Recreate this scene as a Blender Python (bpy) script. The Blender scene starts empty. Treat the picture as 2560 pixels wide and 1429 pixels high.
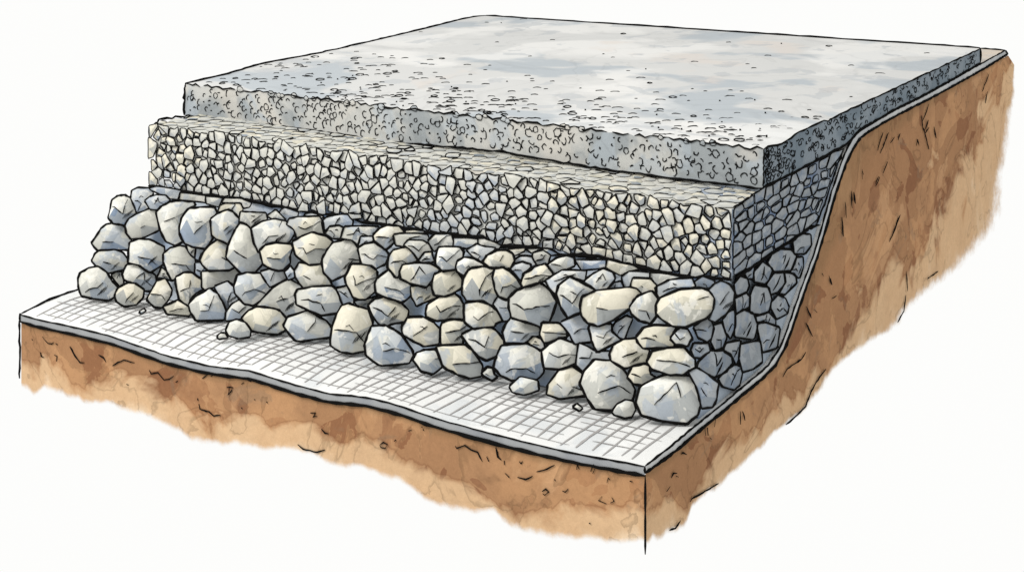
import bpy, math, random
from mathutils import Vector
random.seed(7)
R = random.uniform
S = bpy.context.scene
COL = S.collection

# ------------------------------------------------------------------ camera frame
F = 3938.0; CX = 1280.0; YH = -450.0; D0 = 10.0
PX0, PY0 = 1612.0, 1165.0
HC = D0 * (PY0 - YH) / F
RT = Vector((.838, .5457, 0)).normalized()
FW = Vector((-.5457, .838, 0)).normalized()
CAM = -(RT * ((PX0 - CX) / F * D0) + FW * D0) + Vector((0, 0, HC))
UP = Vector((0, 0, 1))
def ray(px, py): return RT * ((px - CX) / F) + FW + UP * (-(py - YH) / F)
def onZ(px, py, z=0.0):
    d = ray(px, py); return CAM + d * ((z - CAM.z) / d.z)
def onY(px, py, y=0.0):
    d = ray(px, py); return CAM + d * ((y - CAM.y) / d.y)
def onX(px, py, x=0.0):
    d = ray(px, py); return CAM + d * ((x - CAM.x) / d.x)
def atD(px, py, dep): return CAM + ray(px, py) * dep

cam_d = bpy.data.cameras.new('camera'); cam = bpy.data.objects.new('camera', cam_d); COL.objects.link(cam)
cam.location = CAM; cam.rotation_euler = (math.pi / 2, 0, math.atan2(-FW.x, FW.y))
cam_d.sensor_width = 36; cam_d.lens = F / 2560 * 36
cam_d.shift_y = (YH - 714.5) / 2560.0
cam_d.clip_end = 200
S.camera = cam
S.view_settings.view_transform = 'Standard'; S.view_settings.look = 'None'; S.view_settings.exposure = 0

# ------------------------------------------------------------------ light: even white studio surround and one soft lamp, upper left
W = bpy.data.worlds.new('World'); S.world = W; W.use_nodes = True
W.node_tree.nodes['Background'].inputs[0].default_value = (.985, .985, .972, 1)
W.node_tree.nodes['Background'].inputs[1].default_value = 1.0
ld = bpy.data.lights.new('lamp', 'AREA'); ld.shape = 'DISK'; ld.size = 5; ld.energy = 1900; ld.color = (1, .985, .96)
lo = bpy.data.objects.new('lamp', ld); COL.objects.link(lo)
TO = Vector((-.30, -.72, .70)).normalized()
lo.location = Vector((-2.4, 1.5, .8)) + TO * 16
lo.rotation_euler = (-TO).to_track_quat('-Z', 'Y').to_euler()

# ------------------------------------------------------------------ materials
def s2l(r, g, b):
    f = lambda c: (c / 255 / 12.92) if c <= 10 else ((c / 255 + .055) / 1.055) ** 2.4
    return (f(r), f(g), f(b))
class NT:
    def __init__(s, name):
        s.m = bpy.data.materials.new(name); s.m.use_nodes = True; s.t = s.m.node_tree
        s.b = s.t.nodes['Principled BSDF']; s.b.inputs['Roughness'].default_value = .95
        s.b.inputs['Specular IOR Level'].default_value = 0.05
    def n(s, ty, **k):
        x = s.t.nodes.new(ty)
        for a, v in k.items(): setattr(x, a, v)
        return x
    def l(s, a, b): s.t.links.new(a, b)
    def noise(s, vec, scale, detail=3, rough=.55, dist=0.0):
        x = s.n('ShaderNodeTexNoise'); x.inputs['Scale'].default_value = scale; x.inputs['Detail'].default_value = detail
        x.inputs['Roughness'].default_value = rough; x.inputs['Distortion'].default_value = dist
        s.l(vec, x.inputs['Vector']); return x.outputs['Fac']
    def math(s, op, a, b=None, clamp=False):
        x = s.n('ShaderNodeMath', operation=op); x.use_clamp = clamp
        for i, v in enumerate((a, b)):
            if v is None: continue
            if isinstance(v, (int, float)): x.inputs[i].default_value = v
            else: s.l(v, x.inputs[i])
        return x.outputs[0]
    def ss(s, v, lo, hi):
        x = s.n('ShaderNodeMapRange', interpolation_type='SMOOTHSTEP')
        x.inputs['From Min'].default_value = lo; x.inputs['From Max'].default_value = hi
        s.l(v, x.inputs['Value']); return x.outputs['Result']
    def mix(s, fac, a, b, mode='MIX'):
        x = s.n('ShaderNodeMix', data_type='RGBA', blend_type=mode)
        if isinstance(fac, (int, float)): x.inputs[0].default_value = fac
        else: s.l(fac, x.inputs[0])
        for i, v in ((6, a), (7, b)):
            if isinstance(v, tuple): x.inputs[i].default_value = (*v[:3], 1)
            else: s.l(v, x.inputs[i])
        return x.outputs[2]
    def pos(s): return s.n('ShaderNodeNewGeometry').outputs['Position']
    def grain(s, col, p, amt=.14, scale=55):
        g = s.math('ADD', s.math('MULTIPLY', s.noise(p, scale, 4, .7, 1.2), amt * 2), 1 - amt)
        return s.mul(col, g)
    def mul(s, col, f):
        x = s.n('ShaderNodeVectorMath', operation='SCALE'); s.l(col, x.inputs[0]); s.l(f, x.inputs['Scale']); return x.outputs[0]
    def blooms(s, p, scale, steps, detail=4, dist=.6):
        """watercolour back-runs: stepped washes with a darker rim"""
        v = s.math('MULTIPLY', s.noise(p, scale, detail, .5, dist), steps)
        fr = s.math('FRACT', v)
        rim = s.math('MULTIPLY', s.ss(fr, .0, .03), s.math('SUBTRACT', 1.0, s.ss(fr, .03, .2)))
        lev = s.math('FLOOR', v)
        h = s.math('FRACT', s.math('MULTIPLY', s.math('SINE', s.math('MULTIPLY', lev, 12.9898)), 43.7585))
        return h, rim
    def out(s, col):
        s.l(col, s.b.inputs['Base Color'])
        bmp = s.n('ShaderNodeBump'); bmp.inputs['Strength'].default_value = .12; bmp.inputs['Distance'].default_value = .01
        s.l(s.noise(s.pos(), 70, 3, .6), bmp.inputs['Height']); s.l(bmp.outputs[0], s.b.inputs['Normal'])
        return s.m

def mat_ink():
    k = NT('ink'); p = k.pos()
    c = k.mix(k.noise(p, 30), (.004, .004, .004), (.011, .0105, .010))
    k.b.inputs['Specular IOR Level'].default_value = 0
    k.l(c, k.b.inputs['Base Color']); return k.m
def mat_pencil():
    k = NT('pencil'); p = k.pos()
    c = k.mix(k.noise(p, 9, 4, .7), s2l(120, 116, 114), s2l(186, 184, 182))
    k.l(c, k.b.inputs['Base Color']); k.b.inputs['Specular IOR Level'].default_value = 0; return k.m
def mat_stone(name, sc, warm, cool, light, amts):
    """base tone with painted shade per facet, broken by washes and paper grain"""
    k = NT(name); p = k.pos()
    a = k.n('ShaderNodeVertexColor', layer_name='tone_shade').outputs['Color']
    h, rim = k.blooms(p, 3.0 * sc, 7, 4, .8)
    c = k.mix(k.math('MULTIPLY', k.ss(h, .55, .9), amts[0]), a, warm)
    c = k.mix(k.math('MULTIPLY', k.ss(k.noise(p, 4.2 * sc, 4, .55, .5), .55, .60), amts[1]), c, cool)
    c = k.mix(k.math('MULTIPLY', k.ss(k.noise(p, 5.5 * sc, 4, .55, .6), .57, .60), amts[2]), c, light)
    c = k.mul(c, k.math('SUBTRACT', 1.0, k.math('MULTIPLY', rim, .13)))
    return k.out(k.grain(c, p, .15))
def mat_wash(name, base, alts, scale=.9, rimamt=.12, grain=.12):
    k = NT(name); p = k.pos(); c = k.mix(0.0, base, base)
    for i, (col, lo_, hi_, amt, sc) in enumerate(alts):
        m = k.n('ShaderNodeMapping'); m.inputs['Location'].default_value = (3.7 * i, 1.3 * i, 5.1 * i); k.l(p, m.inputs[0])
        c = k.mix(k.math('MULTIPLY', k.ss(k.noise(m.outputs[0], sc, 4, .5, .5), lo_, hi_), amt), c, col)
    h, rim = k.blooms(p, scale, 6)
    c = k.mul(c, k.math('SUBTRACT', 1.0, k.math('MULTIPLY', rim, rimamt)))
    return k.out(k.grain(c, p, grain))
def mat_earth():
    k = NT('earth'); p = k.pos()
    uv = k.n('ShaderNodeUVMap', uv_map='UVMap').outputs[0]
    sep = k.n('ShaderNodeSeparateXYZ'); k.l(uv, sep.inputs[0]); t = sep.outputs[1]; side = sep.outputs[0]
    tw = k.math('ADD', t, k.math('MULTIPLY', k.math('SUBTRACT', k.noise(p, 1.7, 5, .55, .6), .5), 1.5))
    base = k.mix(k.ss(k.noise(p, 1.5, 5, .6, .6), .40, .60), s2l(138, 97, 66), s2l(164, 119, 80))
    tan = k.mix(k.noise(p, 2.2, 3), s2l(198, 160, 118), s2l(208, 177, 138))
    h, rim = k.blooms(p, 1.2, 8, 6, .7)
    c = k.mix(k.math('MULTIPLY', k.ss(h, .40, .8), .80), base, s2l(126, 84, 55))
    h2, rim2 = k.blooms(k.mul(p, k.math('ADD', 1.7, 0.0)), 1.1, 7, 5, .9)
    c = k.mix(k.math('MULTIPLY', k.ss(h2, .60, .85), .38), c, s2l(188, 146, 102))
    c = k.mix(k.math('MULTIPLY', k.ss(k.noise(p, 1.1, 5, .6, .8), .58, .64), .42), c, s2l(192, 150, 108))
    c = k.mix(k.math('MULTIPLY', k.ss(k.noise(p, 2.3, 5, .6, .8), .60, .66), .40), c, s2l(126, 104, 82))
    big = k.ss(tw, .58, .78)
    c = k.mix(k.math('MULTIPLY', big, .80), c, tan)
    edge = k.math('MULTIPLY', k.ss(tw, .565, .60), k.math('SUBTRACT', 1.0, k.ss(tw, .60, .625)))
    c = k.mix(k.math('MULTIPLY', edge, .38), c, s2l(120, 78, 50))
    c = k.mix(k.math('MULTIPLY', k.ss(tw, .9, 1.25), .65), c, s2l(224, 202, 172))
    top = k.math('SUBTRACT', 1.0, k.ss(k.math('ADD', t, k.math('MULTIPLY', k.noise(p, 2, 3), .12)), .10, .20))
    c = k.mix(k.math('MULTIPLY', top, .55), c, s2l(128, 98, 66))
    c = k.mul(c, k.math('SUBTRACT', 1.0, k.math('MULTIPLY', rim, .26)))
    hs = k.n('ShaderNodeHueSaturation'); hs.inputs['Saturation'].default_value = .95; hs.inputs['Value'].default_value = .97; k.l(c, hs.inputs['Color']); c = hs.outputs[0]
    c = k.grain(k.grain(c, p, .17, 34), p, .16, 9)
    k.out(c)
    # ragged wash margin: the pigment thins out to nothing along the torn lower edge
    te = k.math('ADD', t, k.math('MULTIPLY', k.math('SUBTRACT', k.noise(p, 5, 7, .7), .5), .16))
    al = k.math('SUBTRACT', 1.0, k.ss(te, .895, 1.0))
    k.l(al, k.b.inputs['Alpha'])
    return k.m
INK = mat_ink(); PENCIL = mat_pencil()
M_BOULD = mat_stone('boulder_wash', 1.0, s2l(186, 182, 166), s2l(150, 163, 180), s2l(232, 229, 219), (.35, .45, .50))
M_GRAV = mat_stone('gravel_wash', 1.3, s2l(186, 182, 170), s2l(166, 174, 184), s2l(216, 213, 203), (.25, .25, .25))
M_STONE_SHADE = mat_stone('stone_shade', 1.2, s2l(130, 131, 130), s2l(110, 126, 147), s2l(166, 171, 175), (.35, .42, .35))  # darker copy of the stone wash: right-side shade painted in
M_EARTH = mat_earth()
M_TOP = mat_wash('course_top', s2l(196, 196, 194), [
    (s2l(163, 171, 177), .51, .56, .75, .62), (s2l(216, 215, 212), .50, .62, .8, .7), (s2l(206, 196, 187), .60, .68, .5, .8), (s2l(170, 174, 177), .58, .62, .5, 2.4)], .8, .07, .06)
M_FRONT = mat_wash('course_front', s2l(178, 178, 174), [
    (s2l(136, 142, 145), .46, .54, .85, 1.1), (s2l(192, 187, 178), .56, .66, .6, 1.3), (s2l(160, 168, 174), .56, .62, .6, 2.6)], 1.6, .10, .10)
M_SIDE_SHADE = mat_wash('course_side_shade', s2l(122, 131, 138), [
    (s2l(100, 112, 121), .48, .58, .7, 1.8), (s2l(130, 139, 145), .55, .65, .7, 1.4)], 1.6, .10, .12)  # the slab's shaded right side, its shade put into the colour
M_GRIT = mat_wash('grit_fill', s2l(196, 196, 190), [
    (s2l(160, 174, 194), .55, .65, .8, 1.2), (s2l(208, 200, 186), .55, .65, .7, .9)], 2.2, .1, .12)
M_GRIT_SHADE = mat_wash('grit_side_shade', s2l(122, 132, 144), [
    (s2l(102, 120, 148), .52, .62, .7, 1.6), (s2l(132, 132, 132), .55, .65, .6, 1.5)], 2.2, .1, .12)  # grit darkened on the cut side to paint its shade
M_FILL = mat_wash('rubble_fill', s2l(172, 180, 188), [
    (s2l(150, 168, 192), .50, .60, .8, 1.6), (s2l(190, 190, 186), .55, .65, .6, 1.4)], 2.2, .12, .14)
M_FILL_SHADE = mat_wash('rubble_side_shade', s2l(150, 160, 170), [
    (s2l(132, 146, 166), .50, .60, .8, 1.6), (s2l(168, 170, 168), .55, .65, .6, 1.4)], 2.2, .12, .14)  # rubble colour with the cut side's shade painted in
M_SHEET = mat_wash('sheet_top', s2l(214, 214, 212), [
    (s2l(192, 196, 198), .54, .62, .6, 1.6), (s2l(224, 224, 222), .5, .6, .8, 1.1)], 1.2, .05, .07)
M_SHEETE = mat_wash('sheet_edge', s2l(150, 152, 153), [(s2l(134, 137, 142), .5, .6, .6, 2)], 1.2, .05, .08)
M_LINER = mat_wash('liner_edge', s2l(186, 187, 186), [(s2l(166, 169, 172), .45, .58, .8, 1.2)], 1.2, .05, .08)
M_LEDGE = mat_wash('sheet_ledge', s2l(202, 190, 176), [(s2l(190, 186, 180), .5, .6, .6, 2)], 1.2, .05, .08)

# ------------------------------------------------------------------ mesh builder
class MB:
    def __init__(s): s.v = []; s.f = []; s.mi = []; s.c = []; s.mats = []; s.sm = []
    def mat(s, m):
        if m not in s.mats: s.mats.append(m)
        return s.mats.index(m)
    def add(s, pts, faces, m, cols=None, smooth=False):
        b = len(s.v); i = s.mat(m); s.v += [Vector(p) for p in pts]
        for k, f in enumerate(faces):
            s.f.append([b + q for q in f]); s.mi.append(i); s.c.append(cols[k] if cols else (.5, .5, .5)); s.sm.append(smooth)
    def tube(s, pts, r, m=None, closed=False, sides=5, vary=.25, taper=True):
        m = m or INK
        P = [Vector(p) for p in pts]; n = len(P)
        if n < 2: return
        vs = []; fs = []
        up0 = Vector((.31, .22, .92))
        for i in range(n):
            a = P[(i - 1) % n] if (closed or i > 0) else P[i]
            b = P[(i + 1) % n] if (closed or i < n - 1) else P[i]
            t = (b - a)
            if t.length < 1e-9: t = Vector((1, 0, 0))
            t.normalize(); x = t.cross(up0)
            if x.length < .1: x = t.cross(Vector((1, 0, 0)))
            x.normalize(); y = t.cross(x)
            rr = r * (1 + R(-vary, vary))
            if taper and not closed and (i == 0 or i == n - 1): rr *= .45
            for k in range(sides):
                w = 2 * math.pi * k / sides
                vs.append(P[i] + x * (rr * math.cos(w)) + y * (rr * math.sin(w)))
        for i in range(n if closed else n - 1):
            j = (i + 1) % n
            for k in range(sides):
                l = (k + 1) % sides
                fs.append([i * sides + k, i * sides + l, j * sides + l, j * sides + k])
        if not closed:
            fs.append(list(range(sides))); fs.append([(n - 1) * sides + k for k in reversed(range(sides))])
        s.add(vs, fs, m)
    def build(s, name, origin=None, props=None, parent=None, attr=False):
        o3 = Vector(origin) if origin is not None else Vector((0, 0, 0))
        me = bpy.data.meshes.new(name)
        me.from_pydata([tuple(v - o3) for v in s.v], [], s.f)
        for m in s.mats: me.materials.append(m)
        me.polygons.foreach_set('material_index', s.mi); me.polygons.foreach_set('use_smooth', s.sm)
        if attr:
            ca = me.color_attributes.new('tone_shade', 'FLOAT_COLOR', 'CORNER'); buf = []
            for f, c in zip(s.f, s.c):
                for i in range(len(f)):
                    q = c[i] if isinstance(c, list) else c
                    buf += [q[0], q[1], q[2], 1]
            ca.data.foreach_set('color', buf)
        me.update()
        ob = bpy.data.objects.new(name, me); COL.objects.link(ob); ob.location = o3
        if parent is not None: ob.parent = parent
        for k, v in (props or {}).items(): ob[k] = v
        return ob

def resample(pts, step):
    out = []
    for a, b in zip(pts[:-1], pts[1:]):
        a, b = Vector(a), Vector(b); n = max(1, int((b - a).length / step))
        for i in range(n): out.append(a.lerp(b, i / n))
    out.append(Vector(pts[-1])); return out
def wob(pts, step, amp):
    return [p + Vector((R(-amp, amp), R(-amp, amp), R(-amp, amp))) for p in resample(pts, step)]
def spline(xs, ys):
    def f(x):
        if x <= xs[0]: return ys[0]
        for i in range(len(xs) - 1):
            if x <= xs[i + 1]:
                t = (x - xs[i]) / (xs[i + 1] - xs[i]); return ys[i] + (ys[i + 1] - ys[i]) * t
        return ys[-1]
    return f
def smooth1(vals, n=2):
    for _ in range(n):
        vals = [vals[0]] + [(vals[i - 1] + 2 * vals[i] + vals[i + 1]) / 4 for i in range(1, len(vals) - 1)] + [vals[-1]]
    return vals
_rw = {}
def wavy(x, seed, amp, freq):
    r = random.Random(seed); s_ = 0
    for o in range(4):
        s_ += math.sin(x * freq * (1.9 ** o) + r.uniform(0, 6.28)) * amp / (1.6 ** o)
    return s_

# ------------------------------------------------------------------ levels read off the cut
pg = onX(1830, 690); YG = pg.y; H1 = pg.z
H2 = onX(1830, 522).z
ps = onX(1908, 373); YS = ps.y; H3 = ps.z
HSB = onX(1906, 470).z                              # underside of the top course at its front
XL = onY(463, 209, YS).x                            # left end of the top course
XGL = onY(384, 390, YG).x                           # left end of the crushed stone
YBACK = onX(2450, 121).y
TILT = (onX(2450, 121).z - H3) / (YBACK - YS)        # the finished surface rises slightly to the back
TX = (onY(463, 209, YS).z - H3) / XL
def topz(y, x=0.0): return H3 + TILT * (y - YS) + TX * x
def onTop(px, py):
    d = ray(px, py); t = (topz(CAM.y, CAM.x) - CAM.z) / (d.z - TILT * d.y - TX * d.x)
    return CAM + d * t
print('TILT', TILT, onTop(1215, 40), YBACK, onTop(463, 209), YS)
XML = onZ(50, 787, 0).x
YB = .5 * (onZ(1690, 1050, 0).y + onZ(240, 745, 0).y)
YT = .5 * (onZ(1800, 722, H1).y + onZ(350, 492, H1).y)
print('LEVELS', dict(YG=YG, H1=H1, H2=H2, YS=YS, H3=H3, HSB=HSB, XL=XL, XGL=XGL, YBACK=YBACK, XML=XML, YB=YB, YT=YT,
      b=(onZ(1690, 1050, 0).y, onZ(240, 745, 0).y), t=(onZ(1800, 722, H1).y, onZ(350, 492, H1).y), YSl=onZ(463, 209, H3).y, back=onZ(1215, 40, H3)))

# ------------------------------------------------------------------ profile of the trench (at the cut plane X = 0)
PT = [(1612,1165),(1680,1112),(1745,1058),(1800,1015),(1850,972),(1890,940),(1920,913),(1948,871),(1969,819),(1990,756),(2014,690),(2035,633),
      (2056,560),(2079,478),(2104,403),(2120,366),(2134,342),(2152,326),(2200,298),(2238,276),(2309,241),(2381,201),(2447,163),(2513,127)]
PBT = [(1612,1186),(1690,1130),(1755,1074),(1812,1028),(1864,983),(1905,950),(1941,913),(1962,873),(1980,826),(1999,770),(2022,702),(2044,645),
      (2067,567),(2090,485),(2116,412),(2134,374),(2150,350),(2170,334),(2212,308),(2255,285),(2325,250),(2395,212),(2460,176),(2521,137)]
prof_t = [onX(*p) for p in PT]; prof_b = [onX(*p) for p in PBT]
prof_b = [p.lerp(q, .22) for p, q in zip(prof_b, prof_t)]
prof_t[0] = Vector((0, 0, 0)); prof_b[0].y = 0
FE = [(50,786),(100,800),(200,821),(280,841),(350,866),(420,890),(520,914),(630,927),(720,957),(820,984),(920,993),(1000,1014),(1080,1043),(1200,1076),(1330,1109),(1450,1136),(1612,1165)]
fe = [onY(px, py, 0) for px, py in FE]
fz = spline([p.x for p in fe], [p.z for p in fe])
fe_dense = []
NX = 90
for i in range(NX + 1):
    x = fe[0].x + (0 - fe[0].x) * i / NX; fe_dense.append(x)
zed = smooth1([fz(x) for x in fe_dense], 2)
fz = spline(fe_dense, zed)
X0 = fe[0].x
TH = .058

# ------------------------------------------------------------------ geotextile sheet
def build_sheet():
    b = MB(); flat_end = prof_t[4].y
    rows = [0, .05, .12, .2, .3, .42, .6, .9, 1.2, flat_end]
    dk = lambda y: max(0, 1 - y / .45) ** 1.5
    ptz = spline([p.y for p in prof_t[:6]], [p.z for p in prof_t[:6]])
    vs = []
    for y in rows:
        for x in fe_dense: vs.append((x, y, fz(x) * dk(y) + ptz(y) * max(0, 1 + x / 1.2) if x > -1.2 else fz(x) * dk(y)))
    n = NX + 1; fs = []
    for j in range(len(rows) - 1):
        for i in range(NX): fs.append([j * n + i, j * n + i + 1, (j + 1) * n + i + 1, (j + 1) * n + i])
    b.add(vs, fs, M_SHEET)
    # front lip and underside of the lip
    vs = [];
    for x in fe_dense: vs += [(x, 0, fz(x)), (x, .002, fz(x) - TH)]
    b.add(vs, [[2*i, 2*i+1, 2*i+3, 2*i+2] for i in range(NX)], M_SHEETE)
    # left end
    b.add([(X0, 0, fz(X0)), (X0, 0, fz(X0) - TH), (X0, 1.6, -TH), (X0, 1.6, 0)], [[0, 1, 2, 3]], M_SHEETE)
    # right cut edge, following the trench side
    vs = []; edge = MB()
    for p, q in zip(prof_t, prof_b): vs += [tuple(p), tuple(q)]
    edge.add(vs, [[2*i, 2*i+1, 2*i+3, 2*i+2] for i in range(len(prof_t) - 1)], M_LINER)
    # slope and upper ledge surface
    xe = XL + .5; k0 = 4
    vs = []
    for p in prof_t[k0:]: vs += [(0, p.y, p.z), (xe, p.y, p.z)]
    m = len(prof_t) - k0
    b.add(vs, [[2*i, 2*i+1, 2*i+3, 2*i+2] for i in range(m - 3)], M_SHEET)
    p, q, r_ = prof_t[-3], prof_t[-2], prof_t[-1]
    xf = onY(2451, 123.5, r_.y).x
    flap = MB()
    flap.add([(0, p.y, p.z), (-.3, p.y, p.z), (xf, r_.y, r_.z), (0, r_.y, r_.z), (0, q.y, q.z), (-.15, q.y, q.z)], [[0, 1, 5, 4], [4, 5, 2, 3]], M_LEDGE)
    e = prof_b[-1]
    flap.add([(0, r_.y, r_.z), (xf, r_.y, r_.z), (xf, e.y, e.z), (0, e.y, e.z)], [[0, 1, 2, 3]], M_SHEETE)
    flap.tube(wob([(0, r_.y, r_.z + .004), (xf, r_.y, r_.z + .004)], .05, .001), .012)
    # outlines
    top = [Vector((x, -.002, fz(x) + .002)) for x in fe_dense]
    b.tube(wob(top, .04, .0018), .0068, vary=.3)
    b.tube(wob([Vector((x, -.004, fz(x) - TH)) for x in fe_dense], .04, .002), .0125, vary=.3)
    edge.tube(wob([p + Vector((.002, 0, .002)) for p in prof_t], .04, .002), .0075, vary=.3)
    edge.tube(wob([p + Vector((.004, 0, 0)) for p in prof_b], .04, .002), .0125, vary=.3)
    b.tube(wob([prof_t[0], prof_b[0]], .02, .001), .009)
    b.tube(wob([prof_t[-1], prof_b[-1]], .02, .001), .013)
    b.tube(wob([(X0, 0, fz(X0)), (X0 + .02, .3, .004), (X0, 1.5, .004)], .04, .003), .011)
    b.tube(wob([(X0, 0, fz(X0) + .01), (X0, 0, fz(X0) - TH)], .02, .001), .013)
    # woven grid, drawn strand by strand
    def zz(x, y): return fz(x) * dk(y) + ptz(y) * max(0, 1 + x / 1.2) + .005
    def strand(pts, w, dx):
        vs = []
        for i, p in enumerate(pts):
            ww = w * R(.75, 1.25) * (.5 if i in (0, len(pts) - 1) else 1)
            vs += [(p[0] - dx[0]*ww, p[1] - dx[1]*ww, zz(*p)), (p[0] + dx[0]*ww, p[1] + dx[1]*ww, zz(*p))]
        b.add(vs, [[2*i, 2*i+1, 2*i+3, 2*i+2] for i in range(len(pts) - 1)], PENCIL)
    x = X0 + .16
    while x < -.01:
        y0 = R(.03, .09); y1 = 1.35; y = y0; sk = R(.02, .10); p = []; wv = R(0, 6)
        y1 = R(.95, 1.4); sk = sk * min(1, -x / .8)
        while y < y1:
            p.append((x + sk * (y - y0) + .006 * math.sin(y * 9 + wv), y)); y += .08
        p = [q for q in p if q[0] < -.03]
        if len(p) > 2: strand(p, R(.0060, .0092), (1, 0))
        x += R(.088, .122)
    y = .09
    while y < 1.35:
        x = X0 + R(.08, .22); wv = R(0, 6); p = []
        while x < -.08:
            p.append((x, y + .008 * math.sin(x * 4 + wv) + .01 * math.sin(x * 1.3 + wv)))
            x += .07
            if random.random() < .04:
                if len(p) > 2: strand(p, R(.0034, .0058), (0, 1))
                p = []; x += R(.03, .30)
        if len(p) > 2: strand(p, R(.0034, .0058), (0, 1))
        y += R(.082, .112)
    t = b.build('geotextile_sheet', (0, 0, 0), {'label': 'white geotextile sheet with grey woven grid lining the trench under the boulders', 'category': 'geotextile'})
    edge.build('cut_edge', (0, 0, 0), {}, t)
    flap.build('ledge_flap', (0, 0, 0), {'label': 'cream flap at the far top corner'}, t)
build_sheet()

# ------------------------------------------------------------------ brown earth, cut on two sides
EF = [(65,958),(84,980),(107,970),(149,974),(200,993),(297,1012),(381,1035),(439,1074),(503,1096),(616,1112),(712,1112),(761,1125),(820,1150),(900,1161),(963,1186),(1034,1214),
      (1097,1260),(1181,1274),(1238,1270),(1273,1299),(1340,1330),(1427,1341),(1498,1334),(1550,1351),(1603,1346),(1612,1346)]
ER = [((1612,1186),(1612,1346)),((1640,1167),(1650,1338)),((1700,1120),(1702,1302)),((1730,1095),(1735,1249)),((1760,1072),(1800,1204)),((1812,1028),(1873,1128)),((1864,983),(1964,1065)),((1941,913),(2028,1001)),
      ((1962,873),(2073,928)),((1980,826),(2146,874)),((1999,770),(2182,846)),((2022,702),(2255,810)),((2044,645),(2282,751)),((2067,567),(2373,691)),((2090,485),(2446,628)),((2116,412),(2496,555)),
      ((2134,374),(2510,491)),((2170,334),(2503,446)),((2255,285),(2520,380)),((2325,250),(2526,309)),((2395,212),(2532,250)),((2460,176),(2536,205)),((2521,142),(2534,160))]
INK_F = []
def loc(ox, oy, sc, strs):
    out = []
    for s_ in strs.split('|'):
        v = [float(q) for q in s_.replace(',', ' ').split()]
        out.append([(ox + sc * v[i], oy + sc * v[i + 1]) for i in range(0, len(v), 2)])
    return out
INK_F += loc(20, 700, .322, '265,440 310,490 340,495 355,480|182,458 192,464|370,490 384,500|480,515 520,590 560,640 590,640|700,580 740,600 760,635|810,665 850,640 900,620 980,640|1095,695 1110,725 1160,715 1210,775 1250,770 1285,745|1300,790 1315,780|1700,830 1745,830 1735,855 1710,890 1720,840|1480,960 1490,1000 1560,1020 1595,1055 1650,1045|2350,1030 2385,1030 2370,1060 2400,1055|2430,1155 2460,1185 2485,1190|2250,1275 2290,1310 2400,1335 2460,1315|1912,922 1920,930|2006,942 2016,950|1810,990 1820,998|920,805 935,812|360,580 380,590 375,630|250,560 260,590 280,600|1470,915 1475,935|1505,765 1560,725|1575,745 1600,732|1810,805 1830,795|1860,775 1885,785 1890,775')
INK_F += loc(900, 940, .3516, '140,490 165,470 195,485 180,510 150,505 140,490|245,460 255,450|345,390 365,380|435,355 440,362|446,376 454,384|675,495 690,510 730,495 745,490 790,520 835,540 870,610|900,570 915,605|965,505 980,570 1005,595|1025,600 1028,630|1030,685 1060,715|1120,715 1180,735 1225,710|1255,680 1330,660 1385,630|1130,605 1145,620 1155,605|1540,660 1545,630 1558,660|1640,675 1660,625|1655,690 1670,660|1755,755 1765,720 1780,740|1380,730 1390,745|1295,820 1320,800 1340,820 1315,845 1300,835|1440,815 1460,820 1480,800|1720,855 1695,880 1750,905|1790,860 1805,885 1780,900|1920,742 1938,748|1628,1042 1636,1048')
INK_R = loc(2000, 60, .238, '1355,840 1330,920 1290,1020|1275,960 1285,1060 1310,1140 1330,1220 1355,1320|1350,1010 1310,1120|1355,1085 1320,1150|1410,1080 1430,1200|870,1140 815,1330|930,1140 845,1360|990,1190 950,1250|1050,1150 1030,1220|1220,1280 1235,1215 1250,1280|1690,890 1693,950|1985,530 1915,710|1970,710 1945,835')
INK_R += loc(1500, 280, .308, '1965,850 1975,1010|2040,640 2045,780|2060,650 2075,745|1990,730 1998,860|2130,480 2130,545|2270,530 2240,600|1805,1310 1812,1330|1870,1350 1885,1400')
INK_R += loc(1640, 560, .35, '1075,590 1110,670|1130,610 1150,630|1070,705 1095,750 1118,800|1260,530 1290,510|1330,0 1335,90|1190,350 1194,372|1235,370 1255,435|600,1335 603,1429|620,1335 635,1400|1070,915 1040,965 1000,990 940,1030 905,1090|1215,1035 1170,1090 1110,1190 1070,1300 1000,1370 930,1429')
INK_R += loc(900, 940, .3516, '2450,365 2455,420|2470,365 2475,420|2530,290 2520,360|2490,436 2500,444|2285,550 2300,545 2325,555|2215,720 2230,690 2255,690|2250,710 2265,715|2180,815 2205,780|2550,760 2420,835 2360,870 2350,890|2280,1025 2240,1080 2200,1092')
INK_R += loc(1600, 100, .91, '715,480 700,520 685,555|733,635 735,690|730,700 725,745 708,775|820,635 790,655|610,355 614,370|680,335 668,365|655,375 648,395')
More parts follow.
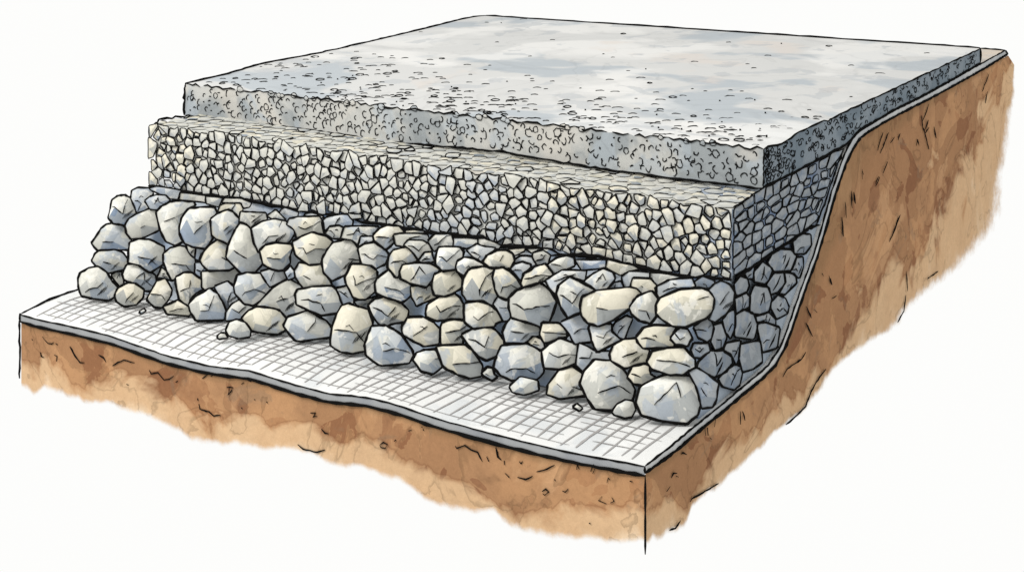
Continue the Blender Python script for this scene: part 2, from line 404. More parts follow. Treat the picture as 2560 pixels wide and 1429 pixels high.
def build_ground():
    b = MB(); vs = []; fs = []; uv = []
    NC, NR = 240, 26
    ef = [onY(px, py, 0) for px, py in EF]
    zb = spline([p.x for p in ef], [p.z for p in ef])
    for i in range(NC + 1):
        x = X0 + .012 + (0 - X0 - .012) * i / NC
        zt = fz(x) - TH; z1 = zb(x) + wavy(x, 3, .012, 9) - .035
        for j in range(NR + 1):
            t = j / NR; vs.append((x, .004, zt + (z1 - zt) * t)); uv.append((0, t))
    for i in range(NC):
        for j in range(NR):
            a = i * (NR + 1) + j; fs.append([a, a + NR + 1, a + NR + 2, a + 1])
    base = len(vs)
    A = [onX(*p[0], -.003) for p in ER]; B = [onX(*p[1], -.003) for p in ER]
    for q in A[1:]: q.y -= .010; q.z += .014
    A[0].y = .004; B[0].y = .004
    NS = 8; cols = []
    for i in range(len(A) - 1):
        for k in range(NS):
            t = k / NS; cols.append((A[i].lerp(A[i + 1], t), B[i].lerp(B[i + 1], t)))
    cols.append((A[-1], B[-1]))
    for _ in range(10):
        for i in range(1, len(cols) - 1):
            cols[i] = (cols[i][0], (cols[i - 1][1] + cols[i][1] * 2 + cols[i + 1][1]) / 4)
    for i, (a, c) in enumerate(cols):
        d = (c - a).normalized(); c2 = c + d * (.05 + wavy(i * .1, 11, .022, 3))
        if i == 0: c2.y = .004
        for j in range(NR + 1):
            t = j / NR; vs.append(tuple(a.lerp(c2, t))); uv.append((1, t))
    for i in range(len(cols) - 1):
        for j in range(NR):
            a = base + i * (NR + 1) + j; fs.append([a, a + 1, a + NR + 2, a + NR + 1])
    b.add(vs, fs, M_EARTH)
    for st in INK_F:
        p = [onY(px, py, -.002) for px, py in st]
        b.tube(wob(p, .03, .002), R(.0042, .0062) if len(p) > 2 or (p[0] - p[-1]).length > .06 else .007, vary=.3)
    for st in INK_R:
        p = [onX(px, py, .008) for px, py in st]
        b.tube(wob(p, .035, .002), R(.0045, .0065), vary=.3)
    c = [onX(1612, 1188, .004), onX(1613, 1260, .004), onX(1612, 1385, .004)]
    b.tube([Vector((.004, -.002, p.z)) for p in wob(c, .05, .002)], .0075, vary=.3)
    l = [onY(48, 800, .0), onY(50, 880, .0), onY(48, 945, .0)]
    b.tube(wob(l, .04, .004), .0095, vary=.3)
    o = b.build('ground', (0, 0, 0), {'kind': 'structure', 'label': 'brown watercolour earth cut away below the white sheet and trench slope'})
    u = o.data.uv_layers.new(name='UVMap'); nuv = len(uv)
    buf = []
    for lp in o.data.loops:
        q = uv[lp.vertex_index] if lp.vertex_index < nuv else (0, 0); buf += list(q)
    u.data.foreach_set('uv', buf)
build_ground()

# ------------------------------------------------------------------ stones
def chaikin(p, q=.16):
    out = []
    for i in range(len(p)):
        a, c = p[i], p[(i + 1) % len(p)]
        out.append((a[0] + (c[0] - a[0]) * q, a[1] + (c[1] - a[1]) * q)); out.append((a[0] + (c[0] - a[0]) * (1 - q), a[1] + (c[1] - a[1]) * (1 - q)))
    return out
def area2(p): return .5 * sum(p[i][0] * p[(i + 1) % len(p)][1] - p[(i + 1) % len(p)][0] * p[i][1] for i in range(len(p)))
def centroid(p):
    A = area2(p); cx = cy = 0
    for i in range(len(p)):
        a, c = p[i], p[(i + 1) % len(p)]; w = a[0] * c[1] - c[0] * a[1]; cx += (a[0] + c[0]) * w; cy += (a[1] + c[1]) * w
    return cx / (6 * A), cy / (6 * A)
TONES = {  # lit facet, mid facet, shaded facet: shade painted into the colour
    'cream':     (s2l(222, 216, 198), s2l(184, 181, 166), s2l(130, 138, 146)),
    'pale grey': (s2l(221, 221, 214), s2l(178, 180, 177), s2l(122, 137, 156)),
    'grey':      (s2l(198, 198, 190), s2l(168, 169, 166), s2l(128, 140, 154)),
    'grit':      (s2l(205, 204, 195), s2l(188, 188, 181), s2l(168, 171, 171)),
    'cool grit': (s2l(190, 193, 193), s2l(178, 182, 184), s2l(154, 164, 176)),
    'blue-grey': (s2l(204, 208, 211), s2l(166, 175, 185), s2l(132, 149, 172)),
    'shaded':     (s2l(148, 153, 157), s2l(128, 135, 141), s2l(108, 119, 132))}  # right-hand stones, darkened throughout as painted shade
def mixc(a, b, t): return tuple(x + (y - x) * t for x, y in zip(a, b))
def stone(b, poly, O, U, V, N, tone, m, bulge=.45, back=.5, ink=.009, detail=2, rim='full', shrink=1.06, q=.16):
    """faceted stone in mesh builder b: poly is its outline in (u, v) about O; inked round the outline and along its creases"""
    if area2(poly) < 0: poly = poly[::-1]
    cx, cy = centroid(poly)
    P = [((x - cx) * shrink, (y - cy) * shrink) for x, y in poly]
    O = O + U * cx + V * cy
    P = chaikin(P, q)
    rad = math.sqrt(abs(area2(P)) / math.pi); rmin = min(math.hypot(*q) for q in P); rb = .5 * (rad + rmin)
    n = len(P)
    ang = sorted([(math.atan2(y, x), i) for i, (x, y) in enumerate(P)])
    k = random.choice((3, 4, 4, 5)) if detail else 4
    a0 = R(0, 6.28); inner = []
    def rimr(a):
        best = None
        d = (math.cos(a), math.sin(a))
        for i in range(n):
            p, q = P[i], P[(i + 1) % n]; ex, ey = q[0] - p[0], q[1] - p[1]
            den = d[0] * ey - d[1] * ex
            if abs(den) < 1e-12: continue
            t = (p[0] * ey - p[1] * ex) / den; s_ = (p[0] * d[1] - p[1] * d[0]) / den
            if t > 0 and -1e-6 <= s_ <= 1 + 1e-6: best = t if best is None else min(best, t)
        return best or rad
    for i in range(k):
        a = a0 + 2 * math.pi * (i + R(-.25, .25)) / k
        rr = rimr(a) * R(.38, .60)
        inner.append((rr * math.cos(a) - .12 * rad, rr * math.sin(a) + .15 * rad, bulge * rb * R(.8, 1.15)))
    T = TONES[tone]
    vs = [(x, y, 0) for x, y in P] + inner + [(-.12 * rad, .15 * rad, bulge * rb * 1.22)]
    fs = []; cols = []; tri = []
    IA = [(math.atan2(q[1] - .15 * rad, q[0] + .12 * rad)) for q in inner]
    own = []
    for i in range(n):
        a = math.atan2(P[i][1] - .15 * rad, P[i][0] + .12 * rad)
        own.append(min(range(k), key=lambda j: abs((a - IA[j] + math.pi) % (2 * math.pi) - math.pi)))
    fr = [R(-.25, .25) for _ in range(k + 1)]
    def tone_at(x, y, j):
        s_ = (x * .55 - y * .85) / rad            # painted shade on the lower right facets, painted light upper left
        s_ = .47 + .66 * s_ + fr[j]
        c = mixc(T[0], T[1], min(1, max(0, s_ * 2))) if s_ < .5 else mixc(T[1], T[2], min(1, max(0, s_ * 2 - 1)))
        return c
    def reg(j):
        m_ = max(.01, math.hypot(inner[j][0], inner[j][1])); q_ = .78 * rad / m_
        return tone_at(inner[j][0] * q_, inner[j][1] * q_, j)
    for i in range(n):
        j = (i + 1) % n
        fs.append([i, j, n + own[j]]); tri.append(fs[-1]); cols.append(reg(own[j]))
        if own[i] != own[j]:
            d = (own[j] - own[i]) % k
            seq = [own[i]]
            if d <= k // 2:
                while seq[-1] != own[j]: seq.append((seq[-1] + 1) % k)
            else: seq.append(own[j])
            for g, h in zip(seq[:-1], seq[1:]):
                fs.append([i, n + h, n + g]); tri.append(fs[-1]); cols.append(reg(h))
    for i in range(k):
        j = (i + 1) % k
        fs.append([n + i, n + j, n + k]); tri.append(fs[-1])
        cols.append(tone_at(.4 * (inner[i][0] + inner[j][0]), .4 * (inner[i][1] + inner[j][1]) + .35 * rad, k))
    b1 = len(vs); nfront = len(fs)
    for (x, y) in P: vs.append((x, y, 0))
    b0 = len(vs)
    for (x, y) in P: vs.append((x * .72, y * .72, -back * rb * R(.8, 1.1)))
    for i in range(n):
        j = (i + 1) % n; fs.append([b1 + i, b0 + i, b0 + j, b1 + j]); cols.append(T[1])
    fs.append([b0 + i for i in reversed(range(n))]); cols.append(T[1])
    W3 = lambda x, y, h: O + U * x + V * y + N * h
    acc = {}
    for f, c in zip(fs, cols):
        for i in f: acc.setdefault(i, []).append(c)
    vc = {i: tuple(sum(q[t] for q in c) / len(c) for t in range(3)) for i, c in acc.items()}
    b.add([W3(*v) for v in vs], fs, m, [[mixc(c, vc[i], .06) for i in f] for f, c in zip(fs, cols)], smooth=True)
    def surf(x, y):
        for t in tri:
            A, B_, C = vs[t[0]], vs[t[1]], vs[t[2]]
            d = (B_[1] - C[1]) * (A[0] - C[0]) + (C[0] - B_[0]) * (A[1] - C[1])
            if abs(d) < 1e-12: continue
            w0 = ((B_[1] - C[1]) * (x - C[0]) + (C[0] - B_[0]) * (y - C[1])) / d
            w1 = ((C[1] - A[1]) * (x - C[0]) + (A[0] - C[0]) * (y - C[1])) / d
            if w0 >= -.01 and w1 >= -.01 and w0 + w1 <= 1.01: return w0 * A[2] + w1 * B_[2] + (1 - w0 - w1) * C[2]
        return None
    # outline
    ring = [W3(x, y, .002) for x, y in P]
    if rim == 'full':
        dense = []
        for i in range(n):
            dense.append(ring[i])
            if (ring[(i + 1) % n] - ring[i]).length > .05: dense.append(ring[i].lerp(ring[(i + 1) % n], .5) + N * .001 + U * R(-.003, .003) + V * R(-.003, .003))
        b.tube(dense, ink, closed=True, vary=.32)
    else:  # only the far half, as an arc
        lo_ = R(-.1, .5); hi_ = math.pi - R(-.1, .5)
        arc = sorted([(math.atan2(y, x), i) for i, (x, y) in enumerate(P)])
        arc = [i for a, i in arc if lo_ < a < hi_]
        if len(arc) > 2: b.tube([ring[i] for i in arc], ink, vary=.3, sides=4)
    if detail >= 2:
        def line(p2, r):
            pts = []
            for (xa, ya), (xb, yb) in zip(p2[:-1], p2[1:]):
                m_ = max(1, int(math.hypot(xb - xa, yb - ya) / .028))
                for i in range(m_):
                    t = i / m_; pts.append((xa + (xb - xa) * t + R(-.0035, .0035), ya + (yb - ya) * t + R(-.0035, .0035)))
            pts.append(p2[-1]); out = []
            for x, y in pts:
                h = surf(x, y)
                if h is not None: out.append(W3(x, y, h + .003))
            if len(out) > 1: b.tube(out, r, sides=4, vary=.35)
        low = sorted(range(k), key=lambda j: inner[j][0] * -.45 + inner[j][1])[:3]
        if len(low) > 2 and (k < 4 or inner[low[2]][1] > inner[low[0]][1] + .55 * rad): low = low[:2]
        low = sorted(low, key=lambda j: inner[j][0])
        pl = [(inner[j][0], inner[j][1]) for j in low]
        if random.random() < .9:
            a = math.atan2(pl[0][1], pl[0][0]); e = rimr(a)
            ext = [(pl[0][0] + (e * math.cos(a) - pl[0][0]) * .55, pl[0][1] + (e * math.sin(a) - pl[0][1]) * .55)] if random.random() < .5 else []
            line(ext + pl[:random.choice((2, 3, 3, 3))], .0050)
        if random.random() < .55:
            j = low[-1]; a = math.atan2(inner[j][1], inner[j][0]) + R(-.3, .3); e = rimr(a) * R(.72, .98)
            line([(inner[j][0], inner[j][1]), (e * math.cos(a), e * math.sin(a))], .0045)
        if random.random() < .35:
            a = R(1.6, 3.0); q = (.3 * rad * math.cos(a), .3 * rad * math.sin(a))
            line([q, (q[0] + R(.1, .22) * rad, q[1] + R(-.12, .12) * rad), (q[0] + R(.3, .4) * rad, q[1] + R(-.2, .1) * rad)], .004)
        if random.random() < .45 and rad > .08:   # shade drawn as ink hatching, lower right
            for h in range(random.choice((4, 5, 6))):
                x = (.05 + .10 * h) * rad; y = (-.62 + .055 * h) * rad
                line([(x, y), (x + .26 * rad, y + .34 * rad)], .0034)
    return O, rad

ONES = ['', 'first', 'second', 'third', 'fourth', 'fifth', 'sixth', 'seventh', 'eighth', 'ninth', 'tenth', 'eleventh', 'twelfth', 'thirteenth', 'fourteenth', 'fifteenth', 'sixteenth', 'seventeenth', 'eighteenth', 'nineteenth']
TENS = {2: ('twentieth', 'twenty'), 3: ('thirtieth', 'thirty'), 4: ('fortieth', 'forty'), 5: ('fiftieth', 'fifty'), 6: ('sixtieth', 'sixty')}
def nth(n):
    if n < 20: return ONES[n]
    return TENS[n // 10][0] if n % 10 == 0 else TENS[n // 10][1] + '-' + ONES[n % 10]

T1 = (180, 450, .28); T2 = (600, 500, .28); T3 = (1000, 560, .28); T4 = (1400, 620, .322); T5 = (1640, 560, .35); T0 = (0, 0, 1)
# outlines of the boulders, traced tile by tile.  f = front, b = partly behind others, l = on the ledge, s = in the cut side, p = loose pebble
BOULDERS = [
(T1,'f','360,180 410,145 470,138 525,165 550,210 575,290 500,350 470,400 425,390 370,385 325,335 345,260'),
(T1,'b','530,160 540,100 590,75 680,78 720,120 690,180 700,250 590,300 575,270 548,200'),
(T1,'b','655,185 700,150 760,135 830,140 870,180 760,260 700,255'),
(T1,'f','480,400 510,350 590,300 690,258 755,270 780,440 700,480 620,515 530,520 490,470'),
(T1,'f','180,560 215,510 260,440 310,400 380,385 440,400 480,440 525,540 500,620 400,620 240,630'),
(T1,'f','180,720 210,660 250,630 380,625 450,650 500,715 480,790 320,830 240,790'),
(T1,'f','60,880 80,830 150,790 230,775 310,830 350,900 405,960 370,1040 320,1070 180,1050 90,1030 65,960'),
(T1,'f','755,290 800,240 880,200 970,190 1080,200 1095,235 1010,270 985,330 960,420 1000,530 920,575 840,540 790,440'),
(T1,'f','965,420 985,340 1045,260 1150,250 1265,248 1290,300 1240,350 1245,450 1250,520 1190,605 1080,590 1010,560 965,470'),
(T1,'f','1240,350 1310,300 1390,270 1430,285 1490,350 1495,390 1460,450 1400,570 1290,520 1250,490'),
(T1,'f','1500,390 1560,410 1600,450 1620,530 1670,650 1700,740 1620,825 1510,825 1380,690 1400,580 1460,450'),
(T1,'f','520,560 600,530 690,535 760,570 820,600 820,740 695,820 600,755 505,735 510,640'),
(T1,'f','820,660 880,610 960,590 1010,600 1040,650 1090,690 1100,760 1080,840 930,880 890,890 855,820 820,730'),
(T1,'f','1145,710 1180,640 1230,580 1300,535 1400,565 1380,690 1450,770 1400,800 1220,805 1165,750'),
(T1,'f','455,840 490,760 560,750 640,770 740,850 750,890 720,985 640,985 530,910 470,890'),
(T1,'f','385,1030 410,970 500,920 560,925 640,980 630,1050 570,1110 470,1125 400,1080'),
(T1,'f','670,1065 715,980 760,900 830,880 890,980 880,1030 850,1080 800,1135 740,1130'),
(T1,'f','815,1130 950,1070 1040,1130 1060,1190 1040,1210 850,1195'),
(T1,'f','925,870 1000,830 1070,830 1150,890 1175,970 1100,1010 1045,1080 1040,1120 960,1070 940,980'),
(T1,'f','1045,1110 1110,1040 1230,970 1300,1020 1340,1090 1375,1180 1350,1245 1110,1250 1060,1170'),
(T1,'b','1165,820 1300,815 1450,790 1490,840 1440,930 1390,905 1270,950 1200,970 1170,950'),
(T1,'b','1275,955 1390,910 1440,960 1500,1080 1420,1140 1380,1150 1330,1060'),
(T1,'f','1450,950 1480,850 1560,830 1680,835 1750,910 1780,940 1770,1000 1620,1115 1540,1100 1460,1010'),
(T1,'b','1380,1180 1430,1110 1490,1075 1570,1100 1640,1140 1520,1230 1380,1250'),
(T1,'p','1370,1340 1400,1270 1470,1240 1550,1270 1600,1340 1590,1400 1480,1415 1400,1390'),
(T1,'p','1290,1395 1330,1360 1370,1365 1395,1410 1310,1420'),
(T1,'p','595,1180 640,1145 665,1165 620,1195'),
(T1,'b','1310,290 1330,230 1370,210 1500,210 1520,260 1490,340 1430,280 1380,265'),
(T1,'b','1510,285 1600,290 1720,295 1735,350 1630,400 1600,440 1500,390'),
(T1,'b','350,850 400,820 460,820 455,880 460,920 420,940'),
(T1,'b','1020,580 1110,600 1090,690 1040,640'),
(T1,'b','1110,605 1190,610 1145,720 1100,700'),
(T1,'b','1100,740 1165,735 1210,810 1160,870 1100,830'),
(T1,'b','760,870 800,780 850,820 890,900 840,880'),
(T1,'l','690,80 760,55 970,90 940,170 860,165'),
(T1,'l','970,110 1200,140 1190,200 1060,185 960,180'),
(T1,'l','1195,145 1340,160 1310,240 1200,210'),
(T1,'l','1340,200 1370,160 1500,160 1600,200 1580,240 1530,250 1500,210 1390,205'),
(T2,'f','105,250 200,195 310,172 400,190 440,230 490,290 470,320 430,375 210,415 170,465 130,380'),
(T2,'b','430,220 450,170 520,155 700,150 730,200 745,300 640,290 510,330 490,260'),
(T2,'b','740,190 780,155 850,140 950,130 1000,190 990,230 930,235 910,300 800,235 760,290'),
(T2,'b','765,300 800,240 880,230 920,250 905,340 830,340'),
(T2,'f','470,370 550,330 645,292 760,325 830,380 800,430 740,490 720,560 620,575 500,490'),
(T2,'f','180,450 230,405 320,385 450,395 465,430 440,500 445,560 380,620 340,625 280,610 210,570'),
(T2,'f','740,530 780,450 830,385 960,350 1010,370 1050,440 1080,560 980,600 940,660 820,715 750,640'),
(T2,'f','490,630 530,560 620,580 720,570 745,650 800,720 820,770 640,780 570,785 500,690'),
(T2,'b','910,340 940,240 1080,235 1230,240 1190,320 1080,325 1050,390 1000,350'),
(T2,'f','1055,430 1110,395 1190,380 1290,440 1330,500 1290,570 1210,610 1170,580 1085,565'),
(T2,'f','1190,310 1240,260 1320,225 1420,235 1470,290 1380,310 1380,370 1300,440 1200,360'),
(T2,'b','1380,310 1470,300 1660,305 1690,370 1640,400 1580,355 1490,360 1470,410 1400,400'),
(T3,'b','40,190 80,145 200,150 250,180 280,240 200,270 160,310 90,220'),
(T2,'f','1330,500 1370,450 1480,420 1550,470 1585,540 1480,570 1430,610 1420,680 1390,685 1320,600'),
(T2,'f','1430,640 1455,580 1590,565 1690,565 1780,620 1750,660 1660,775 1520,740 1440,700'),
(T2,'f','940,690 990,590 1010,575 1160,585 1220,640 1220,700 1215,800 1120,880 1060,880 1010,860 950,740'),
(T2,'f','1210,740 1230,700 1340,620 1400,690 1430,690 1530,760 1520,850 1440,910 1320,870 1220,830'),
(T2,'f','500,840 520,800 640,780 820,770 880,830 910,900 890,1000 720,1025 620,980 510,930'),
(T2,'b','150,950 290,800 430,715 560,790 500,830 510,930 600,985 450,1030 400,1030 350,970 270,960'),
(T2,'f','20,1055 80,990 150,955 290,970 350,990 410,1060 395,1160 330,1195 230,1185 110,1165'),
(T2,'f','395,1120 430,1045 600,990 680,1035 760,1075 810,1140 800,1220 550,1255 500,1250 430,1170'),
(T2,'f','815,1230 830,1130 870,1020 910,950 970,930 1060,960 1140,985 1180,1100 1120,1280 1110,1340 1000,1360 900,1345 815,1290'),
(T2,'f','1120,1290 1150,1200 1180,1130 1300,1125 1370,1160 1440,1210 1530,1340 1540,1390 1500,1450 1250,1470 1130,1380'),
(T2,'f','1150,940 1200,890 1290,870 1420,910 1500,985 1480,1080 1380,1095 1310,1120 1250,1110 1190,1040'),
(T2,'f','1450,1130 1500,1050 1630,1045 1720,1090 1780,1150 1770,1280 1640,1300 1560,1260 1460,1200'),
(T2,'b','185,640 300,610 380,635 410,700 270,770 240,730'),
(T2,'b','400,640 450,590 490,640 480,690 430,710'),
(T2,'b','860,790 980,760 1010,860 1010,920 920,930 890,850'),
(T2,'b','1020,900 1150,880 1230,860 1160,930 1150,980 1060,950'),
(T2,'b','1050,420 1080,325 1190,325 1200,370 1110,395'),
(T2,'l','240,140 320,85 410,180 380,190 290,170'),
(T2,'l','350,110 400,65 520,110 510,150 450,160 420,190'),
(T2,'l','570,130 640,110 750,145 720,165 600,150'),
(T2,'l','1470,265 1640,270 1640,300 1480,297'),
(T3,'b','165,330 220,255 280,250 305,330 250,345'),
(T3,'f','290,520 310,450 390,420 490,400 550,490 545,570 460,620 400,640 310,630 290,570'),
(T3,'b','100,560 280,550 300,620 340,650 200,700 150,725 110,650'),
(T3,'f','320,310 345,210 400,205 530,208 565,250 555,300 500,400 380,415 320,360'),
(T3,'f','500,380 515,330 570,300 650,305 730,350 800,385 640,400 570,460 510,420'),
(T3,'b','600,230 690,180 760,205 850,215 760,300 735,350 660,290'),
(T3,'f','740,340 780,280 860,240 950,235 1000,265 1020,320 980,395 890,390 800,385'),
(T3,'f','560,560 570,490 610,420 640,400 740,385 840,400 825,500 880,640 840,730 740,680 600,680 560,620'),
(T3,'f','830,480 850,400 920,390 980,430 1050,500 1080,560 990,620 955,670 880,640 850,580'),
(T3,'f','980,660 1040,600 1120,565 1235,525 1290,560 1340,610 1390,690 1380,720 1330,860 1250,910 1140,870 1000,830 980,750'),
(T3,'f','1080,520 1110,440 1200,390 1290,355 1320,390 1370,460 1310,500 1230,525 1100,560'),
(T3,'b','990,400 1030,360 1090,340 1160,360 1160,390 1100,440 1080,500'),
(T3,'b','1025,320 1080,285 1170,290 1210,360 1170,380 1090,345 1030,345'),
(T3,'b','1185,300 1190,260 1270,235 1340,280 1320,350 1290,355 1210,365'),
(T3,'f','1320,360 1390,310 1490,280 1550,300 1560,370 1450,420 1370,460'),
(T3,'b','1310,500 1390,450 1450,415 1650,420 1640,510 1520,475 1420,560 1400,620 1340,560'),
(T3,'f','1400,620 1420,550 1520,475 1640,540 1760,590 1640,640 1620,780 1500,830 1440,740'),
(T3,'f','235,790 250,720 350,650 480,620 530,660 560,720 570,850 470,840 330,860 240,820'),
(T3,'f','575,780 580,710 700,690 800,720 870,780 910,860 840,890 850,910 660,930 580,870'),
(T3,'f','365,920 380,880 480,855 580,870 650,930 560,980 560,1070 460,1085 370,1075'),
(T3,'f','550,990 650,940 790,910 850,950 900,1010 940,1060 900,1130 860,1170 770,1210 700,1170 620,1080'),
(T3,'f','120,1210 150,1150 220,1125 310,1120 370,1190 375,1270 290,1335 190,1310'),
(T3,'f','325,1090 470,1085 580,1080 640,1130 730,1260 720,1350 620,1370 520,1340 420,1290 385,1260'),
(T3,'f','845,1270 870,1180 910,1090 1010,1075 1130,1070 1250,1130 1280,1230 1275,1320 1200,1390 1000,1390 900,1340'),
(T3,'f','920,960 950,890 1000,830 1140,870 1230,900 1255,960 1240,1000 1180,995 1110,1060 940,1060'),
(T3,'f','1250,980 1270,880 1420,885 1480,950 1490,1005 1370,1035 1290,1060'),
(T3,'f','1270,1130 1330,1080 1430,1020 1590,1080 1605,1160 1570,1240 1430,1290 1290,1280'),
(T3,'b','1440,880 1620,800 1700,880 1680,950 1700,1040 1560,1060 1520,980'),
(T3,'b','835,720 880,650 960,675 990,800 990,840 920,860 890,800'),
(T3,'f','730,1320 780,1275 830,1285 840,1340 870,1360 820,1395 740,1350'),
(T3,'b','1110,1070 1200,1000 1260,1030 1290,1100 1250,1130 1150,1070'),
(T3,'b','255,150 310,95 450,90 480,200 350,205 310,240'),
(T3,'b','0,100 200,95 250,150 90,140 30,190'),
(T3,'l','480,120 700,130 700,185 600,220 560,210 480,200'),
(T3,'l','700,190 700,130 760,130 900,190 880,220 760,205'),
(T3,'l','960,220 1120,210 1110,240 1030,280 1000,260'),
(T3,'l','1120,215 1330,220 1420,270 1340,280 1250,240 1180,260'),
(T4,'f','165,450 180,380 280,335 530,310 590,310 630,360 560,400 530,470 420,550 300,600 220,575 175,520'),
(T4,'f','540,460 600,380 710,335 760,400 750,520 700,580 620,560 560,510'),
(T4,'f','755,440 780,390 930,325 1090,315 1180,340 1200,400 1190,480 1130,540 980,605 880,600 800,550 755,510'),
(T4,'b','1200,290 1250,265 1310,290 1350,350 1340,430 1290,500 1210,560 1160,540 1195,470 1205,390 1160,330'),
(T4,'b','750,300 850,250 1010,235 1040,300 930,325 780,385 760,340'),
(T4,'b','555,300 570,235 700,240 745,290 740,340 710,335 640,350 600,310'),
(T4,'b','1040,270 1110,220 1190,250 1200,280 1150,310 1040,300'),
(T4,'f','185,260 260,200 330,160 410,190 425,240 360,320 290,330'),
(T4,'l','480,220 540,180 690,190 690,235 570,235 555,300 500,310'),
(T4,'b','355,330 420,270 470,258 490,300 480,320'),
(T4,'l','690,190 850,205 1000,230 850,245 750,290 700,235'),
(T4,'l','370,90 560,130 620,160 540,180 470,210 410,180 360,150'),
(T4,'l','120,90 350,90 350,150 290,160 170,170'),
(T4,'f','225,620 240,590 400,590 400,650 470,710 290,805 250,720'),
(T4,'b','400,640 430,580 510,530 560,550 500,700 420,680'),
(T4,'f','595,690 650,620 740,600 900,610 860,700 890,740 870,770 650,775 610,730'),
(T4,'f','855,700 930,620 990,630 1025,700 990,760 900,745'),
(T4,'f','390,820 420,750 500,710 600,700 640,775 690,790 665,900 560,910 500,930 400,870'),
(T4,'f','680,880 720,800 830,780 960,775 1040,860 1045,920 950,980 850,980 720,940'),
(T4,'f','525,1000 560,920 660,900 690,910 700,980 760,1010 640,1060 570,1050'),
(T4,'f','160,1050 190,960 270,870 400,880 470,930 520,990 575,1100 550,1180 480,1190 400,1250 270,1240 210,1150'),
(T4,'f','600,1190 630,1080 720,1030 830,985 930,990 1000,1000 1060,1070 1090,1200 1060,1290 980,1355 780,1330 640,1290'),
(T4,'p','400,1270 440,1210 510,1175 570,1185 590,1250 560,1310 500,1320 420,1295'),
(T4,'p','95,1230 130,1205 180,1240 150,1265'),
(T4,'b','130,900 150,740 270,800 380,800 400,870 270,865 200,960 140,910'),
(T4,'f','-90,1060 -30,980 0,940 90,920 150,960 190,990 165,1050 200,1140 0,1165 -100,1130'),
(T0,'p','1272,965 1300,940 1345,950 1348,975 1310,987 1280,980'),
(T4,'b','1000,960 1070,940 1150,990 1225,1050 1210,1160 1180,1220 1100,1230 1090,1180 1060,1070'),
(T4,'s','1080,880 1160,800 1260,795 1320,830 1330,890 1280,960 1200,995 1120,970 1070,920'),
(T4,'s','1230,1010 1300,940 1350,905 1395,920 1410,970 1390,1060 1350,1095 1260,1070'),
(T4,'b','1040,610 1100,570 1160,545 1190,620 1170,700 1140,720 1075,690'),
(T4,'b','1040,740 1150,740 1160,800 1090,850 1040,840 1020,790'),
(T4,'s','1185,600 1250,580 1290,690 1260,770 1200,790 1170,720'),
(T4,'s','1260,560 1300,500 1350,480 1360,600 1320,700 1280,650'),
(T5,'s','565,650 620,615 690,640 720,720 695,820 560,800'),
(T5,'s','670,520 700,440 800,455 820,540 800,620 760,640 670,630'),
(T5,'s','820,560 870,510 920,530 945,590 930,640 860,675 820,600'),
(T5,'s','695,340 760,270 830,320 800,400 770,425 700,410'),
(T5,'s','835,210 870,180 960,185 1000,230 960,330 840,335 800,270'),
(T5,'s','975,110 1040,70 1100,75 1105,150 1060,210 985,210'),
(T5,'s','1000,240 1045,235 1050,300 1020,385 960,340'),
(T5,'s','790,430 840,350 910,345 920,420 870,480 820,500'),
(T5,'s','910,350 990,360 1000,420 920,500 880,490 920,420'),
(T5,'s','720,720 770,700 880,740 860,880 760,910 740,820'),
(T5,'s','600,860 700,840 740,840 755,980 690,1030 620,1050 590,950'),
(T5,'s','555,430 600,370 650,390 660,440 640,490 570,510'),
(T5,'s','560,530 640,490 670,520 665,590 620,610 570,640'),
(T5,'s','710,660 800,630 850,680 850,720 770,700 720,700'),
(T5,'s','500,850 600,830 590,950 570,1000 540,940 480,910'),
(T5,'s','630,350 700,290 690,390 650,390'),
]
def face_pt(px, py):
    d = ray(px, py); k = (YT - YB) / H1
    t = (YB + k * CAM.z - CAM.y) / (d.y - k * d.z)
    p = CAM + d * t
    if p.z > H1 - .02: p = onZ(px, py, H1 - .02)
    if p.z < .05: p = onZ(px, py, .05)
    return p
recs = []
rs = random.Random(5)
for tile, kind, st in BOULDERS:
    v = [float(q) for q in st.replace(',', ' ').split()]
    pp = [(tile[0] + tile[2] * v[i], tile[1] + tile[2] * v[i + 1]) for i in range(0, len(v), 2)]
    cx, cy = centroid(pp); A = abs(area2(pp)); w = max(p[0] for p in pp) - min(p[0] for p in pp); h = max(p[1] for p in pp) - min(p[1] for p in pp)
    recs.append(dict(pp=pp, kind=kind, cx=cx, cy=cy, A=A, w=w, h=h))
# courses for the labels
def base_y(x): return 745 + (x - 230) * (1052 - 745) / (1690 - 230)
def top_y(x): return 478 + (x - 350) * (712 - 478) / (1800 - 350)
for r in recs:
    f = (base_y(r['cx']) - r['cy']) / (base_y(r['cx']) - top_y(r['cx']))
    if r['kind'] == 'p': r['row'] = 'p'
    elif r['kind'] == 's': r['row'] = 's0' if r['cy'] > 840 else ('s1' if r['cy'] > 742 else 's2')
    elif r['kind'] == 'l' or f > .9: r['row'] = '4'
    else: r['row'] = str(min(3, max(0, int(f / .225))))
    if r['kind'] in 'bl': r['tone'] = rs.choice(['pale grey', 'grey', 'blue-grey', 'blue-grey', 'cream'])
    elif r['kind'] == 's': r['tone'] = 'shaded'  # shade of the cut side comes from this darker tone
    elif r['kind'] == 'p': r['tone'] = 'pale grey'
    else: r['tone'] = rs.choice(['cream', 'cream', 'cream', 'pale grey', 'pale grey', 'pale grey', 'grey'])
    if r['cx'] > 1740 and r['kind'] == 'b': r['tone'] = 'shaded'
ROW = {'0': 'in the bottom course', '1': 'in the second course', '2': 'in the third course',
       '3': 'in the upper course', '4': 'on the ledge', 's0': 'low in the cut side',
       's1': 'midway up the cut side', 's2': 'high in the cut side', 'p': 'lying loose at the boulders\' foot'}
